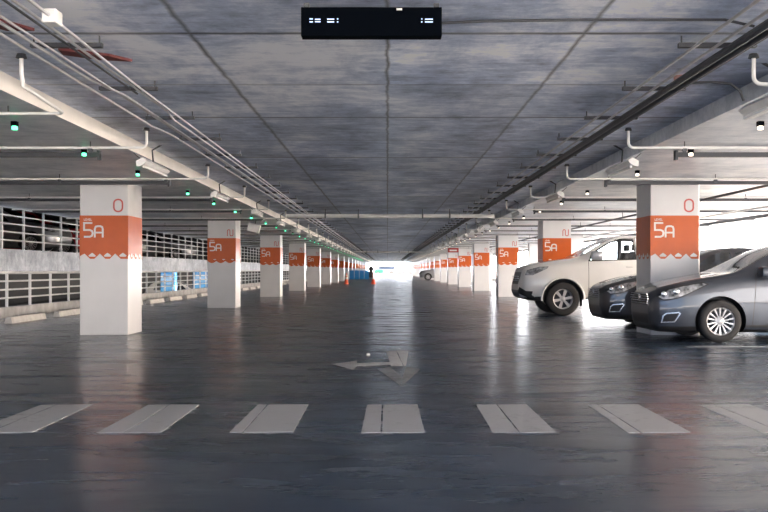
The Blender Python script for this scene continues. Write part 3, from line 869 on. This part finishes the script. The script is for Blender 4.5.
SALOON['regions'] = mirror_regions([
    ('front_door_window', 'glass_dark', [(1.52, .965), (1.60, .985), (2.42, 1.0), (2.36, 1.375), (2.12, 1.36), (1.95, 1.29)], 'Y', (1.3, 2.6), 'left'),
    ('rear_door_window', 'glass_dark', [(2.50, 1.0), (3.32, 1.03), (3.58, 1.11), (3.25, 1.28), (2.95, 1.36), (2.45, 1.38)], 'Y', (2.3, 3.7), 'left'),
    ('windscreen', 'WS', [(-.70, 1.02), (.70, 1.02), (.56, 1.37), (.45, 1.405), (-.45, 1.405), (-.56, 1.37)], 'X', (1.1, 2.2), 'frontup'),
    ('rear_window', 'glass', [(-.66, 1.14), (.66, 1.14), (.5, 1.38), (-.5, 1.38)], 'X', (3.1, 4.1), 'rear'),
    ('grille', 'black', [(-.42, .53), (.42, .53), (.50, .63), (.44, .70), (-.44, .70), (-.50, .63)], 'X', (-.1, .3), 'front'),
    ('lower_grille', 'black', [(-.40, .26), (.40, .26), (.44, .40), (-.44, .40)], 'X', (-.1, .3), 'front'),
    ('headlight_rim', 'black', grow(head, -.012), 'Y', (0, .9), 'leftnose', .014),
    ('headlight', 'lamp_glass', head, 'Y', (0, .8), 'leftnose'),
    ('fog_lamp_trim', 'chrome', fog, 'Y', (0, .5), 'leftnose', .018),
    ('fog_lamp_recess', 'black', fog, 'Y', (0, .5), 'leftnose'),
    ('tail_light', 'red_car', [(4.15, .80), (4.49, .80), (4.49, .98), (4.12, .96)], 'Y', (4.1, 4.5), 'leftnose'),
    ('door_seam', 'black', [(1.40, .25), (2.46, .25), (2.46, 1.0), (2.38, 1.42), (2.1, 1.40), (1.46, .98)], 'Y', (1.3, 2.6), 'left', .010),
    ('door_seam', 'black', [(2.47, .25), (3.15, .25), (3.3, .62), (3.5, .75), (3.62, 1.1), (3.28, 1.33), (2.45, 1.42)], 'Y', (2.4, 3.7), 'left', .010),
    ('sill_trim', 'black', [(1.3, .22), (3.2, .22), (3.2, .255), (1.3, .255)], 'Y', (1.2, 3.3), 'left'),
])
def saloon_front(root, P):
    g = MB()
    for z, w in ((.555, .43), (.59, .46), (.625, .49), (.66, .47), (.692, .44)):
        pts = []
        for i in range(13):
            y = -w + 2 * w * i / 12
            # follow the nose plan curve
            x = .0
            for xx in [q * .01 for q in range(0, 40)]:
                if prof(P['wid'], xx) * .985 >= abs(y): x = xx; break
            pts.append((x - .006, y, z))
        g.tube(pts, .008, 6)
    g.build('grille_bars', M['chrome'], root, True)
    MB().lathe([(.0001, 0), (.05, 0), (.055, .012)], (0, 0, 0), 'y', 20).build('badge', M['chrome'], root, True).matrix_local = Matrix.Translation((-.012, 0, .64)) @ Matrix.Rotation(math.radians(-90), 4, 'Z')
    for s in (-1, 1):
        for x, z, r in ((.17, .70, .04), (.33, .735, .045)):
            y = s * (prof(P['wid'], x) * .985 + .002)
            o = MB().lathe([(.0001, .012), (r * .7, .010), (r, 0), (r, -.02)], (0, 0, 0), 'y', 20).build('headlight_bulb', M['chrome'], root, True)
            o.matrix_local = Matrix.Translation((x, y, z)) @ Matrix.Rotation(math.radians(180 if s < 0 else 0) + s * math.radians(0), 4, 'Z')
SALOON['extras'] = [saloon_front]
car1 = make_car('saloon_car', 'dark blue-grey saloon with chrome fog lamp trim, parked nearest at right', 'car', SALOON, M['grey_car'], M['glass_clear'])
car1.location = (3.85, 13.52 + .84, 0)
car2 = make_car('saloon_car', 'blackish saloon parked between the grey saloon and white pickup', 'car', SALOON, M['navy_car'], M['glass_dark'])
car2.location = (3.90, 16.95 + .84, 0)

# ---- pickup
phead = [(.13, .93), (.30, .93), (.62, 1.08), (.66, 1.135), (.45, 1.125), (.18, 1.05)]
pfog = [(.10, .48), (.28, .48), (.30, .56), (.14, .57)]
PICK = dict(L=5.35, W=1.88, R=.385, rim=.23, arch=.475, tyre_w=.25, wheels=(.98, 4.08), sill=.42,
    top=[(0, .74), (.04, .84), (.09, 1.04), (.16, 1.12), (.4, 1.20), (.9, 1.29), (1.25, 1.335), (1.38, 1.39), (1.95, 1.71), (2.2, 1.815), (2.6, 1.86), (3.3, 1.86), (3.75, 1.81), (3.84, 1.5), (3.92, 1.22), (4.1, 1.17), (5.2, 1.17), (5.32, 1.15), (5.35, 1.0)],
    bot=[(0, .50), (.05, .42), (.3, .34), (.8, .36), (1.4, .40), (4.9, .42), (5.2, .5), (5.35, .56)],
    wid=[(0, .60), (.05, .70), (.14, .79), (.35, .87), (.7, .93), (1.2, .94), (4.9, .94), (5.3, .92), (5.35, .88)],
    belt=[(0, .68), (.06, .84), (.15, 1.0), (.5, 1.10), (1.3, 1.20), (2.5, 1.24), (3.8, 1.24), (4.2, 1.13), (5.35, 1.12)],
    roofw=[(0, .80), (.3, .84), (1.2, .86), (1.4, .84), (2.1, .74), (2.7, .70), (3.5, .72), (3.9, .86), (5.35, .93)],
    K=(2, 2, 3, 3, 3, 3, 5, 6, 3, 3, 3), msize=1.35, mirror_mat=M['silver_car'], mirror=(1.72, 1.38), handles=((2.5, 1.12), (3.55, 1.13)), seat_x=(2.36, 3.2), seat_z=.92, dash=(1.5, 1.8, 1.18))  # mirrors duller than the white body, their shade put into the colour
PW1 = [(1.60, 1.265), (2.66, 1.30), (2.62, 1.75), (2.34, 1.75), (2.08, 1.675), (1.66, 1.42)]
PICK['regions'] = mirror_regions([
    ('window_trim', 'black', grow(PW1, -.018), 'Y', (1.4, 2.8), 'left', .03),
    ('front_door_window', 'glass_clear', [(1.60, 1.265), (2.66, 1.30), (2.62, 1.75), (2.34, 1.75), (2.08, 1.675), (1.66, 1.42)], 'Y', (1.4, 2.8), 'left'),
    ('rear_door_window', 'glass_clear', [(2.76, 1.30), (3.55, 1.32), (3.62, 1.48), (3.52, 1.70), (2.72, 1.75)], 'Y', (2.6, 3.8), 'left'),
    ('windscreen', 'glass_clear', [(-.78, 1.38), (.78, 1.38), (.64, 1.72), (.5, 1.79), (-.5, 1.79), (-.64, 1.72)], 'X', (1.2, 2.4), 'frontup'),
    ('rear_window', 'glass_clear', [(-.66, 1.28), (.66, 1.28), (.58, 1.68), (-.58, 1.68)], 'X', (3.6, 4.0), 'rear'),
    ('headlight', 'lamp_glass', phead, 'Y', (0, .8), 'leftnose'),
    ('grille', 'black', [(-.52, .72), (.52, .72), (.56, 1.0), (-.56, 1.0)], 'X', (-.1, .3), 'front'),
    ('lower_grille', 'black', [(-.6, .44), (.6, .44), (.55, .58), (-.55, .58)], 'X', (-.1, .3), 'front'),
    ('fog_lamp', 'black', pfog, 'Y', (0, .4), 'leftnose'),
    ('bumper_guard', 'black', [(-.02, .52), (.33, .34), (.33, .44), (.02, .66)], 'Y', (0, .4), 'leftnose'),
    ('door_seam', 'black', [(1.56, .50), (2.70, .50), (2.70, 1.28), (2.65, 1.79), (2.25, 1.77), (1.56, 1.27)], 'Y', (1.4, 2.9), 'left', .011),
    ('door_seam', 'black', [(2.71, .50), (3.45, .50), (3.62, .85), (3.68, 1.32), (3.60, 1.77), (2.67, 1.80)], 'Y', (2.6, 3.8), 'left', .011),
    ('tail_light', 'red_car', [(5.2, .82), (5.36, .82), (5.36, 1.1), (5.22, 1.1)], 'Y', (5.1, 5.4), 'leftnose'),
])
def pick_extra(root, P):
    g = MB()
    for z in (.80, .85, .90): g.tube([(-.006 + abs(y) ** 2 * .09, y, z) for y in [-.5 + .1 * i for i in range(11)]], .012, 6)
    g.build('grille_bars', M['chrome'], root, True)
    for wx in P['wheels']:
        for s in (-1, 1):      # wheel arch flares
            a0 = math.radians(-12); pts = [(wx + (P['arch'] + .012) * math.cos(a), s * .935, P['R'] + (P['arch'] + .012) * math.sin(a)) for a in [math.radians(-5 + 190 * i / 20) for i in range(21)]]
            MB().tube(pts, .022, 8).build('arch_flare', M['white_car'], root, True)
            MB().box(wx + .42, wx + .44, min(s * .72, s * .92), max(s * .72, s * .92), .22, .50).build('mud_flap', M['black'], root)
    MB().tube([(1.6, -.90, .36), (3.5, -.90, .36)], .035, 8).build('side_step', M['dark_steel'], root, True)
    MB().tube([(1.6, .90, .36), (3.5, .90, .36)], .035, 8).build('side_step', M['dark_steel'], root, True)
PICK['extras'] = [pick_extra]
pk = make_car('pickup_truck', 'white double-cab pickup truck facing the aisle behind the dark saloons', 'car', PICK, M['white_car'], None, 'wide')
pk.location = (3.03, 21.45 + .94, 0)

# ---- far parked and neighbouring-deck vehicles
import copy as _c
HATCH = _c.copy(SALOON); HATCH['extras'] = []
HATCH.update(L=4.3, W=1.76, R=.35, arch=.40, rim=.22, wheels=(.85, 3.45),
    top=[(0, .80), (.05, .88), (.3, .97), (1.0, 1.06), (1.15, 1.10), (1.8, 1.45), (2.2, 1.60), (2.8, 1.64), (3.6, 1.60), (3.95, 1.45), (4.15, 1.15), (4.3, .9)],
    bot=[(0, .40), (.1, .27), (.5, .24), (4.0, .24), (4.3, .40)],
    wid=[(0, .6), (.1, .72), (.3, .82), (.8, .88), (3.8, .88), (4.2, .82), (4.3, .76)],
    belt=[(0, .70), (.3, .86), (1.2, 1.0), (3.5, 1.06), (4.3, .85)],
    roofw=[(0, .74), (1.0, .86), (1.3, .84), (2.0, .74), (3.6, .74), (4.3, .85)])
HATCH['regions'] = mirror_regions([
    ('side_window', 'glass', [(1.55, 1.05), (3.7, 1.10), (3.55, 1.5), (2.3, 1.54), (2.0, 1.46)], 'Y', (1.3, 3.9), 'left'),
    ('windscreen', 'glass', [(-.74, 1.12), (.74, 1.12), (.58, 1.53), (-.58, 1.53)], 'X', (1.1, 2.3), 'frontup'),
    ('grille', 'black', [(-.45, .60), (.45, .60), (.5, .76), (-.5, .76)], 'X', (-.1, .3), 'front'),
    ('headlight', 'lamp_glass', [(.0, .78), (.1, .70), (.5, .78), (.6, .90), (.2, .90)], 'Y', (0, .8), 'leftnose'),
])
far = make_car('parked_car', 'dark grey hatchback nosing out between far right columns', 'car', HATCH, M['silver_car'], None, 'multi', None, False)
far.location = (3.25, 95.8, 0)
# cars on the neighbouring decks facing right
deck = make_car('parked_car', 'x', 'car', HATCH, M['white_car'], None, 'multi', None, False)
index_kids(None)
specs = [(1.55, -10.9, 18.6, 'white_car', 'pale car low at the left picture edge on the raised deck'),
         (1.55, -10.6, 22.0, 'navy_car', 'blackish car behind the upper railing left of the nearest left column'),
         (1.55, -10.7, 25.6, 'red_car', 'red car on the raised deck just left of the nearest left column'),
         (1.55, -10.6, 31.0, 'silver_car', 'silver car on the raised deck right behind the nearest left column'),
         (1.55, -10.7, 34.4, 'red_car', 'red car on the raised deck between first and second left columns'),
         (1.55, -10.6, 41.0, 'white_car', 'white car on the raised deck between first and second left columns'),
         (1.55, -10.7, 52.0, 'silver_car', 'silver car on the raised deck right of the second left column'),
         (-1.3, -10.8, 19.4, 'silver_car', 'silver car behind the lower railing at the left picture edge'),
         (-1.3, -10.8, 23.2, 'navy_car', 'dark car behind the lower railing left of the nearest column'),
         (-1.3, -10.8, 59.0, 'white_car', 'white car behind the lower railing right of the second left column')]
for i, (z, x, y, mk, lab) in enumerate(specs):
    r = deck if i == 0 else copy_tree(deck)
    r.location = (x, y, z); r.rotation_euler = (0, 0, math.pi)
    if z < 0: r.location.z = z
    tag(r, lab, 'car', 'cars on the raised deck' if z > 0 else 'cars on the lower deck')
    if i:
        for ch in r.children if False else [o for o in bpy.data.objects if o.parent == r and o.name.startswith('body')]:
            ch.material_slots[0].link = 'OBJECT'; ch.material_slots[0].material = M[mk]
def cabinet(x0, x1, y, lab):
    r = empty('blue_cabinet', ((x0 + x1) / 2, y, -1.3), lab, 'cabinet'); w = (x1 - x0) / 2
    MB().bbox(-w, w, 0, .6, 0, 2.25, .01).build('cabinet_body', M['blue'], r)
    for s in (-1, 1): MB().box(min(s * .01, s * w * .93), max(s * .01, s * w * .93), -.02, 0, .08, 2.15).build('cabinet_door', M['blue_car'], r)
cabinet(-11.35, -10.65, 47, 'tall blue cabinet seen through the lower railing right of the nearest left column')
cabinet(-11.5, -10.55, 55.5, 'tall blue cabinet seen through the lower railing just left of the second column')
# minibus beyond the far end
VAN = _c.copy(HATCH)
VAN.update(L=4.7, W=1.8, R=.36, arch=.42, wheels=(.8, 3.6),
    top=[(0, 1.0), (.1, 1.2), (.5, 1.5), (.8, 1.85), (1.2, 2.0), (4.3, 2.02), (4.65, 1.9), (4.7, 1.2)],
    belt=[(0, .85), (.5, 1.1), (4.7, 1.1)])
VAN['regions'] = mirror_regions([
    ('side_window', 'glass_dark', [(.75, 1.25), (4.2, 1.25), (4.2, 1.75), (1.1, 1.75)], 'Y', (.5, 4.4), 'left'),
    ('windscreen', 'glass_dark', [(-.74, 1.25), (.74, 1.25), (.66, 1.85), (-.66, 1.85)], 'X', (.1, 1.3), 'frontup'),
    ('front_panel', 'green_van', [(-.1, .3), (1.9, .3), (1.9, 1.2), (-.1, 1.2)], 'Y', (-.1, 1.9), 'left')])
van = make_car('minibus', 'green and white minibus standing beyond the far end of the aisle', 'minibus', VAN, M['silver_car'], None, 'multi', None, False)
van.location = (-2.75, 194, -.02)
bl = empty('low_barrier', (3.0, 200, -.02), 'low grey barrier wall in the daylight beyond the far end', 'barrier')
MB().bbox(-1.6, 2.2, 0, .3, 0, .95, .03).build('barrier_wall', mat('dark_grey_barrier', (.10, .105, .11), .7), bl)

# ------------------------------------------------------------------ cones, barriers, person
def cone():
    r = empty('traffic_cone')
    MB().bbox(-.2, .2, -.2, .2, 0, .04, .01).build('base', M['cone'], r)
    MB().lathe([(.15, .04), (.03, .80), (.0001, .81)], n=24).build('cone_body', M['cone'], r, True)
    MB().lathe([(.098, .36), (.074, .52), (.076, .52), (.100, .36)], n=24).lathe([(.062, .60), (.046, .70), (.048, .70), (.064, .60)], n=24).build('reflective_stripe', M['glyph'], r, True)
    return r
c1 = cone(); index_kids(None); c1.location = (-3.05, 70, 0); tag(c1, 'orange traffic cone left of the blue barriers', 'traffic cone', 'traffic cones')
c2 = copy_tree(c1); c2.location = (-1.07, 70.5, 0); tag(c2, 'orange traffic cone right of the blue barriers, in the aisle', 'traffic cone', 'traffic cones')
def barrier():
    r = empty('plastic_barrier')
    MB().prism([(-.2, 0), (.2, 0), (.2, .12), (.09, .35), (.07, 1.0), (-.07, 1.0), (-.09, .35), (-.2, .12)], lambda p: (-.26, p[0], p[1]), lambda p: (.26, p[0], p[1])).build('barrier_body', M['blue'], r)
    MB().box(-.3, -.26, -.05, .05, .1, .9).build('joint', M['white_pipe'], r)
    return r
b0 = barrier(); index_kids(None)
for k in range(4):
    r = b0 if k == 0 else copy_tree(b0)
    r.location = (-4.1 + .57 * k, 108 - .0 * k, 0)
    tag(r, 'bright blue plastic barrier in the far left aisle, %s from the left' % ordw(k + 1), 'barrier', 'blue barriers')
pr = empty('person', (-2.35, 135, 0), 'person in dark clothes standing far off beside the blue barriers', 'person')
me = bpy.data.meshes.new('figure')
J = dict(pel=(0, 0, .95), che=(0, 0, 1.30), nek=(0, 0, 1.47), hd=(0, 0, 1.60), top=(0, 0, 1.72), sl=(-.18, 0, 1.42), el=(-.24, .02, 1.14), hl=(-.25, -.05, .88), sr=(.18, 0, 1.42), er=(.24, .02, 1.14), hr=(.25, -.05, .88),
         hpl=(-.10, 0, .90), kl=(-.11, -.02, .50), fl_=(-.12, 0, .08), tl=(-.12, -.16, .04), hpr=(.10, 0, .90), kr=(.11, .02, .50), fr=(.12, .03, .08), tr=(.12, -.13, .04))
names = list(J); E = [('pel', 'che'), ('che', 'nek'), ('nek', 'hd'), ('hd', 'top'), ('che', 'sl'), ('sl', 'el'), ('el', 'hl'), ('che', 'sr'), ('sr', 'er'), ('er', 'hr'), ('pel', 'hpl'), ('hpl', 'kl'), ('kl', 'fl_'), ('fl_', 'tl'), ('pel', 'hpr'), ('hpr', 'kr'), ('kr', 'fr'), ('fr', 'tr')]
RR = dict(pel=.14, che=.15, nek=.055, hd=.095, top=.07, sl=.06, el=.045, hl=.035, sr=.06, er=.045, hr=.035, hpl=.09, kl=.06, fl_=.045, tl=.035, hpr=.09, kr=.06, fr=.045, tr=.035)
me.from_pydata([J[n] for n in names], [(names.index(a), names.index(b)) for a, b in E], [])
po = link(bpy.data.objects.new('figure', me), pr); me.materials.append(M['cloth'])
md = po.modifiers.new('skin', 'SKIN')
sv = me.skin_vertices[0].data if me.skin_vertices else None
if sv is None:
    me.attributes  # keep
    bm = bmesh.new(); bm.from_mesh(me); lay = bm.verts.layers.skin.verify(); bm.verts.ensure_lookup_table()
    for i, n in enumerate(names): bm.verts[i][lay].radius = (RR[n], RR[n] * .8); bm.verts[i][lay].use_root = (n == 'pel')
    bm.to_mesh(me); bm.free()
po.modifiers.new('sub', 'SUBSURF').levels = 1
dg = bpy.context.evaluated_depsgraph_get(); dg.update()
nm_ = bpy.data.meshes.new_from_object(po.evaluated_get(dg)); po.modifiers.clear(); po.data = nm_
nm_.materials.clear(); nm_.materials.append(M['cloth']); nm_.materials.append(M['skin'])
for p in nm_.polygons:
    if p.center.z > 1.5 and p.center.z < 1.66 and p.center.y < .02: p.material_index = 1

# ------------------------------------------------------------------ light
W = bpy.data.worlds.new('World'); S.world = W; W.use_nodes = True
nt = W.node_tree; L = nt.links.new; bg = nt.nodes['Background']
tc = N(nt, 'ShaderNodeTexCoord'); sp = N(nt, 'ShaderNodeSeparateXYZ'); L(tc.outputs['Generated'], sp.inputs[0])
r1 = ramp(nt, [(0, (.42, .60, 1.0)), (.42, (.56, .74, 1.0)), (.50, (.86, .91, 1.0)), (1, (1.0, .79, .60))])
L(math_(nt, 'MULTIPLY_ADD', sp.outputs['X'], .5, .5), r1.inputs[0]); L(r1.outputs[0], bg.inputs['Color'])
side = math_(nt, 'MAXIMUM', sp.outputs['X'], 0)
back = math_(nt, 'MAXIMUM', math_(nt, 'MULTIPLY', sp.outputs['Y'], -1), 0)
st = math_(nt, 'ADD', 3.4, math_(nt, 'ADD', math_(nt, 'MULTIPLY', side, 13.5), math_(nt, 'ADD', math_(nt, 'MULTIPLY', back, -1.2), math_(nt, 'MULTIPLY', math_(nt, 'POWER', math_(nt, 'MAXIMUM', sp.outputs['Y'], 0), 70.0), 36.0))))
L(st, bg.inputs['Strength'])
sun = bpy.data.lights.new('sun', 'SUN'); sun.energy = 30; sun.color = (1, .83, .66); sun.angle = math.radians(2)
so = link(bpy.data.objects.new('sun', sun)); so.rotation_euler = Vector((-1, -.15, -.55)).to_track_quat('-Z', 'Y').to_euler()

# ------------------------------------------------------------------ camera
cam = bpy.data.cameras.new('camera'); co = link(bpy.data.objects.new('camera', cam)); S.camera = co
co.location = (0, 0, H); co.rotation_euler = (math.radians(90), 0, 0)
cam.sensor_width = 36; cam.lens = 36 * F / 768; cam.shift_x = -3.5 / 768; cam.shift_y = 14 / 768
cam.clip_start = .05; cam.clip_end = 2000
S.view_settings.view_transform = 'Standard'; S.view_settings.look = 'None'; S.view_settings.gamma = 1; S.view_settings.use_curve_mapping = False
S.view_settings.exposure = .85
S.cycles.use_denoising = True; S.cycles.max_bounces = 10; S.cycles.diffuse_bounces = 6; S.cycles.transparent_max_bounces = 16
